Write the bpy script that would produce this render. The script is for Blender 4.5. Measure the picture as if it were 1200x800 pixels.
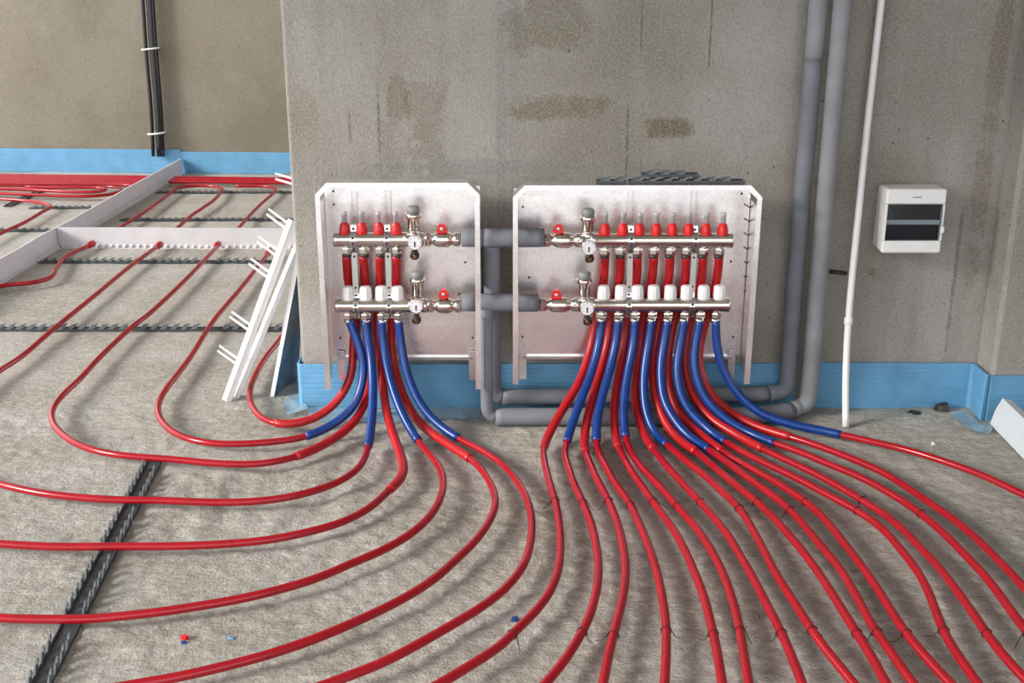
import bpy, math, random
from mathutils import Vector, Matrix, noise

random.seed(7)
for o in list(bpy.data.objects):
    bpy.data.objects.remove(o, do_unlink=True)
scn = bpy.context.scene
col = scn.collection
PI = math.pi

# ------------------------------------------------------------------ camera
F, PITCH, H = 1328.0, math.radians(17.9), 1.318
cd = bpy.data.cameras.new('camera'); cam = bpy.data.objects.new('camera', cd); col.objects.link(cam)
cd.sensor_width = 36.0; cd.lens = F / 1200.0 * 36.0; cd.clip_start = 0.05; cd.clip_end = 200
cam.location = (0, 0, H); cam.rotation_euler = (PI / 2 - PITCH, 0, 0)
scn.camera = cam
# ------------------------------------------------------------------ sky, sun, exposure
w = bpy.data.worlds.new('sky'); scn.world = w; w.use_nodes = True
bg = w.node_tree.nodes['Background']
bg.inputs[0].default_value = (0.93, 0.96, 1.0, 1); bg.inputs[1].default_value = 2.45
sd = bpy.data.lights.new('sun', 'SUN'); sun = bpy.data.objects.new('sun', sd); col.objects.link(sun)
sd.energy = 5.0; sd.angle = math.radians(18); sd.color = (1.0, 0.95, 0.88)
sun.rotation_euler = Vector((0.85, 0.36, -0.44)).to_track_quat('-Z', 'Y').to_euler()
vs = scn.view_settings
vs.view_transform = 'Standard'; vs.look = 'None'; vs.gamma = 1.0; vs.use_curve_mapping = False
vs.exposure = -0.12

# ------------------------------------------------------------------ picture -> place
def ray(px, py):
    x = (px - 600) / F; v = -(py - 400) / F
    return Vector((x, math.cos(PITCH) + v * math.sin(PITCH), -math.sin(PITCH) + v * math.cos(PITCH)))
def atY(px, py, Y):
    d = ray(px, py); t = Y / d.y
    return Vector((d.x * t, Y, H + d.z * t))
def atZ(px, py, Z=0.0):
    d = ray(px, py); t = (Z - H) / d.z
    return Vector((d.x * t, d.y * t, Z))
def screen_y(p):
    dy, dz = p.y, p.z - H
    f = dy * math.cos(PITCH) - dz * math.sin(PITCH); u = dy * math.sin(PITCH) + dz * math.cos(PITCH)
    return 400 - F * u / f

# ------------------------------------------------------------------ materials
def new_mat(name):
    m = bpy.data.materials.new(name); m.use_nodes = True
    nt = m.node_tree; b = nt.nodes['Principled BSDF']
    return m, nt, b
def L(c): return (c[0], c[1], c[2], 1)
def srgb(r, g, b):
    f = lambda v: (v / 255 / 12.92) if v / 255 <= 0.04045 else ((v / 255 + 0.055) / 1.055) ** 2.4
    return (f(r), f(g), f(b))
def N(nt, t, **kw):
    n = nt.nodes.new(t)
    for k, v in kw.items(): setattr(n, k, v)
    return n
def noise_tex(nt, scale, detail=4, rough=0.55, stretch=None, coord='Object'):
    tc = N(nt, 'ShaderNodeTexCoord'); out = tc.outputs[coord]
    if stretch:
        mp = N(nt, 'ShaderNodeMapping'); mp.inputs['Scale'].default_value = stretch
        nt.links.new(out, mp.inputs[0]); out = mp.outputs[0]
    n = N(nt, 'ShaderNodeTexNoise'); n.inputs['Scale'].default_value = scale
    n.inputs['Detail'].default_value = detail; n.inputs['Roughness'].default_value = rough
    nt.links.new(out, n.inputs['Vector']); return n.outputs['Fac']
def ramp(nt, fac, a, b, ca=(0, 0, 0), cb=(1, 1, 1)):
    r = N(nt, 'ShaderNodeValToRGB'); e = r.color_ramp.elements
    e[0].position = a; e[1].position = b; e[0].color = L(ca); e[1].color = L(cb)
    nt.links.new(fac, r.inputs[0]); return r.outputs[0]
def mix(nt, fac, a, b, mode='MIX'):
    m = N(nt, 'ShaderNodeMix', data_type='RGBA', blend_type=mode)
    for s, v in ((0, fac), (6, a), (7, b)):
        if isinstance(v, (int, float)): m.inputs[s].default_value = v
        elif isinstance(v, tuple): m.inputs[s].default_value = L(v)
        else: nt.links.new(v, m.inputs[s])
    return m.outputs[2]
def math_n(nt, op, a, b=None):
    m = N(nt, 'ShaderNodeMath', operation=op)
    for i, v in enumerate((a, b)):
        if v is None: continue
        if isinstance(v, (int, float)): m.inputs[i].default_value = v
        else: nt.links.new(v, m.inputs[i])
    return m.outputs[0]
def bump(nt, b, h, strength, dist=0.01):
    n = N(nt, 'ShaderNodeBump'); n.inputs['Strength'].default_value = strength; n.inputs['Distance'].default_value = dist
    nt.links.new(h, n.inputs['Height']); nt.links.new(n.outputs[0], b.inputs['Normal'])
def plain(name, c, rough=0.5, metal=0.0, var=0.12, scale=30, bmp=0.0, spec=0.5, coat=0.0):
    m, nt, b = new_mat(name)
    f = noise_tex(nt, scale, 3)
    d = tuple(max(0, v * (1 - var)) for v in c); e = tuple(min(1, v * (1 + var)) for v in c)
    nt.links.new(ramp(nt, f, 0.3, 0.7, d, e), b.inputs['Base Color'])
    b.inputs['Roughness'].default_value = rough; b.inputs['Metallic'].default_value = metal
    b.inputs['Specular IOR Level'].default_value = spec; b.inputs['Coat Weight'].default_value = coat
    if bmp: bump(nt, b, noise_tex(nt, scale * 4, 3), bmp, 0.002)
    return m

def concrete(name, base, dark, light, stains=(), streak=True, lines=()):
    """cast concrete: mottling, water streaks, bug holes, stains with their own outline"""
    m, nt, b = new_mat(name)
    c = mix(nt, ramp(nt, noise_tex(nt, 2.1, 6, 0.62), 0.38, 0.60), dark, base)
    c = mix(nt, math_n(nt, 'MULTIPLY', ramp(nt, noise_tex(nt, 2.3, 5, 0.6, (1, 1, 0.55)), 0.5, 0.75), 0.6), c, light)
    if streak:
        c = mix(nt, math_n(nt, 'MULTIPLY', ramp(nt, noise_tex(nt, 3.5, 4, 0.6, (2.2, 1, 0.09)), 0.52, 0.68), 0.45), c, tuple(v * 0.62 for v in base))
    tc = N(nt, 'ShaderNodeTexCoord'); sp = N(nt, 'ShaderNodeSeparateXYZ'); nt.links.new(tc.outputs['Object'], sp.inputs[0])
    nz = math_n(nt, 'ADD', math_n(nt, 'SUBTRACT', noise_tex(nt, 9, 5, 0.7), 0.5), math_n(nt, 'MULTIPLY', math_n(nt, 'SUBTRACT', noise_tex(nt, 40, 4, 0.7), 0.5), 0.6))
    for (x0, z0, wx, hz, colr, amt) in stains:
        dx = math_n(nt, 'DIVIDE', math_n(nt, 'SUBTRACT', sp.outputs[0], x0), wx)
        dz = math_n(nt, 'DIVIDE', math_n(nt, 'SUBTRACT', sp.outputs[2], z0), hz)
        r2 = math_n(nt, 'ADD', math_n(nt, 'POWER', math_n(nt, 'ABSOLUTE', dx), 3), math_n(nt, 'POWER', math_n(nt, 'ABSOLUTE', dz), 3))
        r2 = math_n(nt, 'ADD', r2, math_n(nt, 'MULTIPLY', nz, 4.2))
        c = mix(nt, math_n(nt, 'MULTIPLY', ramp(nt, r2, 0.25, 1.0, (1, 1, 1), (0, 0, 0)), amt), c, colr)
    c = mix(nt, math_n(nt, 'MULTIPLY', ramp(nt, noise_tex(nt, 60, 4, 0.7), 0.52, 0.68), 0.42), c, tuple(v * 0.5 for v in base))
    fine = noise_tex(nt, 140, 3, 0.7)
    c = mix(nt, math_n(nt, 'MULTIPLY', ramp(nt, fine, 0.42, 0.70), 0.34), c, tuple(min(1, v * 1.45) for v in light))
    vo = N(nt, 'ShaderNodeTexVoronoi'); vo.inputs['Scale'].default_value = 24; nt.links.new(tc.outputs['Object'], vo.inputs['Vector'])
    holes = ramp(nt, vo.outputs['Distance'], 0.045, 0.10)
    keep = ramp(nt, noise_tex(nt, 5.0, 2), 0.50, 0.60)
    hm = math_n(nt, 'MULTIPLY', math_n(nt, 'SUBTRACT', 1.0, holes), keep)
    c = mix(nt, math_n(nt, 'MULTIPLY', hm, 0.8), c, (0.05, 0.045, 0.04))
    nt.links.new(c, b.inputs['Base Color']); b.inputs['Roughness'].default_value = 0.88
    b.inputs['Specular IOR Level'].default_value = 0.25
    bump(nt, b, math_n(nt, 'SUBTRACT', math_n(nt, 'ADD', math_n(nt, 'MULTIPLY', noise_tex(nt, 35, 5, 0.7), 0.6), math_n(nt, 'MULTIPLY', fine, 0.5)), hm), 0.6, 0.008)
    return m

YW = 3.40                                        # front face of the near wall
def wz(px, py): p = atY(px, py, YW); return p.x, p.z
def st(px, py, wpx, hpx, c, a):
    x, z = wz(px, py); k = 3.4 / F; return (x, z, wpx * k, hpx * k, c, a)
OCH = (0.125, 0.095, 0.045); OLV = (0.15, 0.128, 0.08); DRK = (0.075, 0.068, 0.055)
M = {}
M['wall'] = concrete('near_wall_concrete', (0.315, 0.295, 0.268), (0.225, 0.203, 0.165), (0.40, 0.385, 0.37),
    [st(784, 150, 30, 14, OCH, 0.85), st(655, 126, 62, 15, OLV, 0.75), st(640, 25, 52, 40, OLV, 0.6), st(500, 150, 26, 60, OLV, 0.5),
     st(588, 120, 7, 190, (0.2, 0.2, 0.19), 0.55), st(444, 150, 2.0, 60, DRK, 0.7), st(735, 165, 2.0, 45, DRK, 0.7), st(752, 30, 1.3, 30, DRK, 0.6),
     st(833, 35, 1.5, 52, DRK, 0.75), st(465, 115, 14, 30, OCH, 0.5), st(1160, 150, 12, 210, (0.16, 0.125, 0.09), 0.6), st(1022, 320, 7, 7, DRK, 0.8),
     st(1118, 330, 2.5, 90, DRK, 0.5), st(410, 150, 2.5, 26, OLV, 0.7), st(470, 170, 40, 30, (0.2, 0.17, 0.125), 0.5), st(560, 195, 160, 10, (0.2, 0.2, 0.19), 0.5),
     st(1010, 150, 5, 200, (0.24, 0.2, 0.16), 0.6), st(945, 200, 4, 220, OLV, 0.5), st(360, 140, 14, 40, (0.25, 0.2, 0.14), 0.5), st(585, 330, 20, 90, (0.17, 0.14, 0.09), 0.6)])
M['pilaster'] = concrete('pilaster_concrete', (0.31, 0.295, 0.265), (0.24, 0.22, 0.19), (0.38, 0.37, 0.345))
M['far_wall'] = concrete('far_wall_concrete', (0.225, 0.2, 0.155), (0.175, 0.15, 0.108), (0.27, 0.245, 0.205),
    [(-2.0, 1.1, 0.5, 0.5, (0.21, 0.18, 0.125), 0.5), (-3.9, 1.0, 0.7, 0.6, (0.24, 0.2, 0.14), 0.5)], streak=False)
M['plaster'] = plain('plain_concrete', (0.36, 0.34, 0.31), 0.9, var=0.1, scale=3)

def floor_mat():
    m, nt, b = new_mat('rough_screed')
    c = mix(nt, ramp(nt, noise_tex(nt, 2.2, 6, 0.6), 0.35, 0.68), (0.335, 0.305, 0.262), (0.485, 0.465, 0.43))
    c = mix(nt, math_n(nt, 'MULTIPLY', ramp(nt, noise_tex(nt, 30, 6, 0.75), 0.45, 0.68), 0.5), c, (0.68, 0.66, 0.63))
    c = mix(nt, math_n(nt, 'MULTIPLY', ramp(nt, noise_tex(nt, 95, 4, 0.75), 0.55, 0.70), 0.65), c, (0.20, 0.175, 0.145))
    nt.links.new(c, b.inputs['Base Color']); b.inputs['Roughness'].default_value = 0.9; b.inputs['Specular IOR Level'].default_value = 0.2
    h = math_n(nt, 'ADD', math_n(nt, 'MULTIPLY', noise_tex(nt, 75, 5, 0.75), 0.9), math_n(nt, 'MULTIPLY', noise_tex(nt, 28, 4, 0.7, (0.7, 1.5, 1)), 0.9))
    bump(nt, b, h, 0.8, 0.012)
    return m
M['floor'] = floor_mat()
M['red_pipe'] = plain('red_plastic_pipe', (0.34, 0.006, 0.014), 0.18, var=0.12, scale=18, spec=0.45)
M['red_sleeve'] = plain('red_sleeve', (0.42, 0.008, 0.012), 0.36, var=0.12, scale=40, bmp=0.1)
M['blue_sleeve'] = plain('blue_sleeve', (0.004, 0.036, 0.195), 0.32, var=0.18, scale=40, bmp=0.1)
M['foam'] = plain('blue_foam', (0.125, 0.325, 0.53), 0.55, var=0.10, scale=10, spec=0.4)
M['white_foam'] = plain('white_foam', (0.60, 0.58, 0.60), 0.6, var=0.05, scale=14)
M['white_plastic'] = plain('white_plastic', (0.80, 0.80, 0.80), 0.4, var=0.03)
M['cream_plastic'] = plain('cream_plastic', (0.74, 0.72, 0.70), 0.4, var=0.03)
M['grey_insulation'] = plain('grey_foam_insulation', (0.175, 0.185, 0.21), 0.62, var=0.14, scale=12, bmp=0.15, spec=0.3)
M['pale_insulation'] = plain('pale_grey_insulation', (0.26, 0.265, 0.28), 0.62, var=0.14, scale=12, bmp=0.15, spec=0.3)
M['clip'] = plain('grey_plastic_clip', (0.13, 0.145, 0.155), 0.42, var=0.25, scale=40)
M['rail'] = plain('grey_plastic_rail', (0.045, 0.052, 0.058), 0.42, var=0.25, scale=40)
M['chrome'] = plain('nickel_plating', (0.72, 0.68, 0.62), 0.17, 1.0, 0.05)
M['steel'] = plain('bright_steel', (0.70, 0.70, 0.70), 0.28, 1.0, 0.06)
M['brass'] = plain('brass', (0.52, 0.40, 0.20), 0.28, 1.0, 0.1)
M['red_knob'] = plain('red_knob_plastic', (0.62, 0.012, 0.012), 0.35, var=0.08)
M['black'] = plain('black_plastic', (0.004, 0.004, 0.005), 0.25, var=0.2)
M['dark_metal'] = plain('dark_metal', (0.06, 0.055, 0.05), 0.4, 0.7, 0.2)
M['dial'] = plain('white_dial', (0.75, 0.75, 0.80), 0.25, var=0.03)
M['grey_cap'] = plain('grey_vent_cap', (0.23, 0.24, 0.24), 0.45, var=0.1)
M['styrofoam'] = plain('white_polystyrene', (0.62, 0.66, 0.70), 0.8, var=0.04, scale=60, bmp=0.3)
M['wire'] = plain('dark_tie_wire', (0.03, 0.02, 0.018), 0.5, 0.5, 0.2)
M['strip_light'] = plain('pale_module_strip', (0.70, 0.84, 0.95), 0.4, var=0.04)
M['board'] = plain('dark_blue_grey_board', (0.10, 0.15, 0.19), 0.5, var=0.35, scale=18)
M['yellow'] = plain('yellow_scrap', (0.40, 0.33, 0.12), 0.7, var=0.2)
def galv():
    m, nt, b = new_mat('galvanised_sheet')
    tc = N(nt, 'ShaderNodeTexCoord'); vo = N(nt, 'ShaderNodeTexVoronoi'); vo.inputs['Scale'].default_value = 220
    nt.links.new(tc.outputs['Object'], vo.inputs['Vector'])
    c = mix(nt, ramp(nt, vo.outputs['Color'], 0.2, 0.8), (0.84, 0.80, 0.80), (0.95, 0.915, 0.915))
    nt.links.new(c, b.inputs['Base Color']); b.inputs['Metallic'].default_value = 0.92
    r = ramp(nt, noise_tex(nt, 4, 3), 0.3, 0.7, (0.22,) * 3, (0.33,) * 3); nt.links.new(r, b.inputs['Roughness'])
    bump(nt, b, noise_tex(nt, 9, 2), 0.12, 0.01)
    return m
M['galv'] = galv()
def film_mat():
    m, nt, b = new_mat('clear_blue_film')
    b.inputs['Base Color'].default_value = (0.32, 0.52, 0.66, 1); b.inputs['Roughness'].default_value = 0.2
    nt.links.new(ramp(nt, noise_tex(nt, 8, 3), 0.3, 0.7, (0.28,) * 3, (0.62,) * 3), b.inputs['Alpha'])
    return m
M['film'] = film_mat()
def glass_mat(name, c, alpha, rough=0.06):
    m, nt, b = new_mat(name); b.inputs['Base Color'].default_value = L(c); b.inputs['Roughness'].default_value = rough
    nt.links.new(ramp(nt, noise_tex(nt, 30, 2), 0.3, 0.7, (alpha * 0.95,) * 3, (min(1, alpha * 1.05),) * 3), b.inputs['Alpha'])
    return m
M['smoked'] = glass_mat('smoked_pane', (0.015, 0.02, 0.03), 0.28)
M['clear'] = glass_mat('sight_glass', (0.55, 0.55, 0.55), 0.7, 0.1)

# ------------------------------------------------------------------ mesh building
ORG = {}
class MB:
    def __init__(s): s.v = []; s.f = []; s.sm = []
    def add(s, vs, fs, smooth=False):
        o = len(s.v); s.v += [Vector(q) for q in vs]
        for f in fs: s.f.append(tuple(i + o for i in f)); s.sm.append(smooth)
        return s
    def box(s, a, b, c=0.0):
        a, b = Vector(a), Vector(b); lo = Vector(map(min, a, b)); hi = Vector(map(max, a, b))
        if c <= 0:
            vs = [(x, y, z) for x in (lo.x, hi.x) for y in (lo.y, hi.y) for z in (lo.z, hi.z)]
            return s.add(vs, [(0, 1, 3, 2), (4, 6, 7, 5), (0, 4, 5, 1), (2, 3, 7, 6), (0, 2, 6, 4), (1, 5, 7, 3)])
        # chamfered: extrude an octagon along z, pulled in at both ends
        def ring(z, k):
            x0, x1, y0, y1 = lo.x + k, hi.x - k, lo.y + k, hi.y - k
            return [(x0 + c, y0, z), (x1 - c, y0, z), (x1, y0 + c, z), (x1, y1 - c, z), (x1 - c, y1, z), (x0 + c, y1, z), (x0, y1 - c, z), (x0, y0 + c, z)]
        rs = ring(lo.z, c * 0.9) + ring(lo.z + c, 0) + ring(hi.z - c, 0) + ring(hi.z, c * 0.9)
        fs = [tuple(range(7, -1, -1)), tuple(range(24, 32))]
        for k in range(3):
            for i in range(8): j = (i + 1) % 8; fs.append((k * 8 + i, k * 8 + j, k * 8 + 8 + j, k * 8 + 8 + i))
        return s.add(rs, fs)
    def hexa(s, bot, top):
        """prism from two matching loops"""
        n = len(bot); fs = [tuple(range(n - 1, -1, -1)), tuple(range(n, 2 * n))]
        fs += [(i, (i + 1) % n, n + (i + 1) % n, n + i) for i in range(n)]
        return s.add(list(bot) + list(top), fs)
    def lathe(s, prof, o, ax, n=16, smooth=True, caps=True, bumps=None):
        o = Vector(o); ax = Vector(ax).normalized(); u = ax.orthogonal().normalized(); w_ = ax.cross(u)
        vs = []
        for (r, t) in prof:
            for i in range(n):
                a = 2 * PI * i / n; rr = r * (1 + (bumps if bumps and i % 2 else 0))
                vs.append(o + ax * t + (u * math.cos(a) + w_ * math.sin(a)) * rr)
        b0 = len(s.v); s.v += vs
        for k in range(len(prof) - 1):
            for i in range(n):
                j = (i + 1) % n
                s.f.append((b0 + k * n + i, b0 + k * n + j, b0 + k * n + n + j, b0 + k * n + n + i)); s.sm.append(smooth)
        if caps:
            s.f.append(tuple(b0 + i for i in range(n - 1, -1, -1))); s.sm.append(False)
            e = b0 + (len(prof) - 1) * n; s.f.append(tuple(e + i for i in range(n))); s.sm.append(False)
        return s
    def tube(s, pts, r, n=10, caps=True, smooth=True):
        pts = [Vector(p) for p in pts]; m = len(pts)
        rr = r if isinstance(r, (list, tuple)) else [r] * m
        tan = []
        for i in range(m):
            t = pts[min(i + 1, m - 1)] - pts[max(i - 1, 0)]; tan.append(t.normalized() if t.length > 1e-9 else Vector((0, 0, 1)))
        u = tan[0].orthogonal().normalized(); b0 = len(s.v)
        for i in range(m):
            if i:
                ax = tan[i - 1].cross(tan[i])
                if ax.length > 1e-9:
                    u = Matrix.Rotation(tan[i - 1].angle(tan[i]), 3, ax.normalized()) @ u
            u = (u - tan[i] * u.dot(tan[i])).normalized(); w_ = tan[i].cross(u)
            for k in range(n):
                a = 2 * PI * k / n; s.v.append(pts[i] + (u * math.cos(a) + w_ * math.sin(a)) * rr[i])
        for i in range(m - 1):
            for k in range(n):
                j = (k + 1) % n
                s.f.append((b0 + i * n + k, b0 + i * n + j, b0 + i * n + n + j, b0 + i * n + n + k)); s.sm.append(smooth)
        if caps:
            s.f.append(tuple(b0 + i for i in range(n - 1, -1, -1))); s.sm.append(False)
            e = b0 + (m - 1) * n; s.f.append(tuple(e + i for i in range(n))); s.sm.append(False)
        return s
    def build(s, name, mat, parent=None, local=False, loc=None):
        o_ = ORG.get(parent.name, Vector((0, 0, 0))) if parent else Vector(loc) if loc is not None else Vector((0, 0, 0))
        off = Vector((0, 0, 0)) if local else o_
        me = bpy.data.meshes.new(name); me.from_pydata([tuple(q - off) for q in s.v], [], s.f)
        me.polygons.foreach_set('use_smooth', s.sm); me.materials.append(M[mat]); me.update()
        ob = bpy.data.objects.new(name, me); col.objects.link(ob)
        if parent: ob.parent = parent
        elif loc is not None: ob.location = loc
        ORG[ob.name] = Vector(o_)
        return ob
def thing(name, label, cat, loc, group=None):
    o = bpy.data.objects.new(name, None); col.objects.link(o); o.location = loc; o.empty_display_size = 0.05
    ORG[o.name] = Vector(loc); tag(o, label, cat, group); return o
def tag(o, label, cat, group=None, kind=None):
    if label: o['label'] = label
    if cat: o['category'] = cat
    if group: o['group'] = group
    if kind: o['kind'] = kind
    return o
def struct(name, mb, mat, parent=None):
    o = mb.build(name, mat, parent); o['kind'] = 'structure'; return o
def share(src, name, parent, loc, rot=0.0):
    """another part with the same mesh, placed in the parent's own frame"""
    o = bpy.data.objects.new(name, src.data); col.objects.link(o); o.parent = parent
    o.location = Vector(loc) - ORG[parent.name]; o.rotation_euler = (0, 0, rot); ORG[o.name] = ORG[parent.name]; return o
def catmull(P, step):
    P = [Vector(p) for p in P]; out = []
    Q = [P[0] * 2 - P[1]] + P + [P[-1] * 2 - P[-2]]
    for i in range(1, len(Q) - 2):
        p0, p1, p2, p3 = Q[i - 1:i + 3]
        t0 = 0; t1 = t0 + max(1e-5, (p1 - p0).length) ** 0.5; t2 = t1 + max(1e-5, (p2 - p1).length) ** 0.5; t3 = t2 + max(1e-5, (p3 - p2).length) ** 0.5
        n = max(1, int((p2 - p1).length / step))
        for k in range(n):
            t = t1 + (t2 - t1) * k / n
            a1 = p0 * ((t1 - t) / (t1 - t0)) + p1 * ((t - t0) / (t1 - t0)); a2 = p1 * ((t2 - t) / (t2 - t1)) + p2 * ((t - t1) / (t2 - t1))
            a3 = p2 * ((t3 - t) / (t3 - t2)) + p3 * ((t - t2) / (t3 - t2))
            b1 = a1 * ((t2 - t) / (t2 - t0)) + a2 * ((t - t0) / (t2 - t0)); b2 = a2 * ((t3 - t) / (t3 - t1)) + a3 * ((t - t1) / (t3 - t1))
            out.append(b1 * ((t2 - t) / (t2 - t1)) + b2 * ((t - t1) / (t2 - t1)))
    out.append(P[-1]); return out
def smooth_path(P, it=6):
    P = [p.copy() for p in P]
    for _ in range(it):
        P = [P[0]] + [(P[i - 1] + P[i] * 2 + P[i + 1]) / 4 for i in range(1, len(P) - 1)] + [P[-1]]
    return P

# ================================================================== the room
XL, XR, YB = -4.0, 2.7, -1.4                     # open left side, right wall, rear edge of the slab
X0 = atY(345, 250, YW).x                         # free end of the near wall
XP, YP = atY(1144, 430, YW).x, 3.285             # pilaster
def frange(a, b, s):
    n = max(1, round((b - a) / s)); return [a + (b - a) * i / n for i in range(n)]
xs = frange(XL, -3.4, 0.2) + frange(-3.4, -1.9, 0.03) + frange(-1.9, 1.75, 0.010) + frange(1.75, XR, 0.1) + [XR]
ys = frange(YB, 1.6, 0.25) + frange(1.6, 3.45, 0.009) + frange(3.45, 8.3, 0.03) + [8.3]
def floor_h(x, y):
    if y < 1.4 or x > 1.9: return 0.0
    v = Vector((x, y, 0.0))
    h = 0.0035 * noise.noise(v * 1.7) + 0.0020 * noise.noise(Vector((x * 3.0, y * 26, 3.1))) + 0.0032 * noise.noise(v * 15)
    if y < 3.5: h += 0.0042 * noise.noise(v * 34) + 0.0022 * noise.noise(v * 75)
    k = max(0, 1 - ((x + 0.55) / 0.55) ** 2) * max(0, 1 - ((y - 2.72) / 0.32) ** 2)
    if k > 0: h += 0.016 * k * max(-0.3, noise.noise(Vector((x * 13, y * 2.2, 8))))
    return h
fl = MB(); nx = len(xs)
fl.v = [Vector((x, y, floor_h(x, y))) for y in ys for x in xs]
for j in range(len(ys) - 1):
    for i in range(nx - 1):
        a = j * nx + i; fl.f.append((a, a + 1, a + nx + 1, a + nx)); fl.sm.append(True)
struct('floor', fl, 'floor')
struct('ceiling', MB().box((XL, YB, 2.92), (XR + 0.2, 8.6, 3.12)), 'plaster')
struct('wall_near', MB().box((X0, YW, -0.05), (XR, YW + 0.30, 2.92), 0.004), 'wall')
struct('trim_1', MB().box((X0 - 0.004, YW + 0.003, 0.15), (X0 + 0.002, YW + 0.018, 2.92), 0.002), 'plaster')
struct('wall_pilaster', MB().box((XP, YP, -0.05), (XR, YW + 0.01, 2.92), 0.012), 'pilaster')
struct('wall_far', MB().hexa([(XL, 8.0, -0.05), (0.6, 7.78, -0.05), (0.6, 8.1, -0.05), (XL, 8.3, -0.05)],
                             [(XL, 8.0, 2.92), (0.6, 7.78, 2.92), (0.6, 8.1, 2.92), (XL, 8.3, 2.92)]), 'far_wall')
struct('wall_right', MB().box((XR, YB, -0.05), (XR + 0.2, YW, 2.92)), 'plaster')

# ================================================================== blue edge insulation
def foam_strip(name, path, h, label, flutes=9, th=0.009, peel=None):
    """fluted foam band standing on its edge along a floor path (list of (x, y)); outside = towards the camera"""
    root = thing(name, label, 'insulation strip', (path[0][0], path[0][1], 0.0), 'blue edge insulation strips')
    prof = []
    for i in range(flutes):
        z0 = h * i / flutes; z1 = h * (i + 1) / flutes
        prof += [(0.0, z0 + 0.0015), (0.0, z1 - 0.0025), (0.0010, z1 - 0.0005)]
    pts = [Vector((x, y, 0)) for x, y in path]; nrm = []
    for i in range(len(pts)):
        t = pts[min(i + 1, len(pts) - 1)] - pts[max(i - 1, 0)]; nrm.append(Vector((t.y, -t.x, 0)).normalized())
    mb = MB(); m = len(prof); vs = []
    for i, p in enumerate(pts):
        for (d, z) in prof: 
            wv = 0.004 * noise.noise(Vector((p.x * 3, z * 6, p.y))) 
            k = 0
            if peel: k = peel(i / (len(pts) - 1), z / h)
            vs.append(p + nrm[i] * (th - d + wv * 0.6 + k) + Vector((0, 0, z + (0.0025 * noise.noise(Vector((p.x * 5, 1, p.y))) if z > h * 0.8 else 0))))
        vs.append(p + nrm[i] * 0.001 + Vector((0, 0, h))); vs.append(p + nrm[i] * 0.001)
    m += 2; fs = []
    for i in range(len(pts) - 1):
        for k in range(m):
            j = (k + 1) % m; fs.append((i * m + k, (i + 1) * m + k, (i + 1) * m + j, i * m + j))
    fs += [tuple(range(m)), tuple((len(pts) - 1) * m + k for k in range(m - 1, -1, -1))]
    mb.add(vs, fs); mb.build('foam_band', 'foam', root); return root
def film(parent, loop, seed=0, lift=0.01):
    """thin crumpled plastic film: grid between two edge polylines"""
    a, b = loop; n = 14; mb = MB(); vs = []
    def at(pl, t):
        k = t * (len(pl) - 1); i = min(int(k), len(pl) - 2); return Vector(pl[i]).lerp(Vector(pl[i + 1]), k - i)
    for i in range(n + 1):
        for j in range(7):
            p = at(a, i / n).lerp(at(b, i / n), j / 6)
            p.z += 0.004 + lift * (0.5 + noise.noise(p * 22 + Vector((seed, 0, 0)))); vs.append(p)
    fs = [(i * 7 + j, i * 7 + j + 1, i * 7 + j + 8, i * 7 + j + 7) for i in range(n) for j in range(6)]
    lo = [v - Vector((0, 0, 0.0008)) for v in vs]
    mb.add(vs, fs, True); mb.add(lo, [tuple(reversed(f)) for f in fs], True)
    return mb.build('plastic_film', 'film', parent)
def seg(a, b, s=0.04):
    n = max(2, int(math.dist(a, b) / s)); return [(a[0] + (b[0] - a[0]) * i / n, a[1] + (b[1] - a[1]) * i / n) for i in range(n + 1)]
xe = atZ(924, 470, 0).x
f1 = foam_strip('edge_insulation', seg((X0 - 0.012, YW + 0.26), (X0 - 0.012, YW - 0.004)) + seg((X0 - 0.006, YW - 0.012), (xe, YW)), 0.150,
                'long blue foam edge strip on the wall below both manifold cabinets',
                peel=lambda t, z: 0.02 * max(0, (t - 0.9) / 0.1) * (1 - z))
film(f1, ([atZ(338, 468), atZ(331, 478), atZ(337, 489)], [atZ(352, 462), atZ(352, 476), atZ(362, 486)]), 1, 0.02)
film(f1, ([atZ(362, 496), atZ(450, 498), atZ(520, 494), atZ(562, 494)], [atZ(362, 480), atZ(450, 482), atZ(520, 481), atZ(562, 481)]), 5, 0.012)
f2 = foam_strip('edge_insulation', seg((atY(950, 440, YW).x, YW), (XP - 0.022, YW - 0.008)) + seg((XP - 0.010, YW - 0.02), (XP - 0.010, YP + 0.004), 0.03) + [(XP - 0.006, YP - 0.006)], 0.152,
                'short blue foam edge strip behind the thin white conduit', peel=lambda t, z: 0.010 * math.sin(t * 7) * (1 - z))
f3 = foam_strip('edge_insulation', [(XP - 0.004, YP - 0.0045)] + seg((XP + 0.012, YP - 0.003), (XR - 0.01, YP - 0.002)), 0.150, 'blue foam edge strip wrapped on the pilaster behind the polystyrene offcut')
film(f3, ([atZ(1112, 488), atZ(1132, 503), atZ(1158, 514)], [atZ(1128, 485), atZ(1145, 496), atZ(1163, 505)]), 9, 0.012)
def yfar(x): return 8.0 + (x - XL) / (0.6 - XL) * (-0.22) - 0.004
XS = -2.31                                       # white joint strip standing across the floor
foam_strip('edge_insulation', seg((-3.98, yfar(-3.98)), (XS + 0.002, yfar(XS)), 0.2), 0.165, 'blue foam edge strip on the far wall, left of the white strip', 6)
foam_strip('edge_insulation', seg((XS + 0.004, yfar(XS)), (-0.2, yfar(-0.2)), 0.2), 0.150, 'blue foam edge strip on the far wall, right of the white strip', 6)

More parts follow.
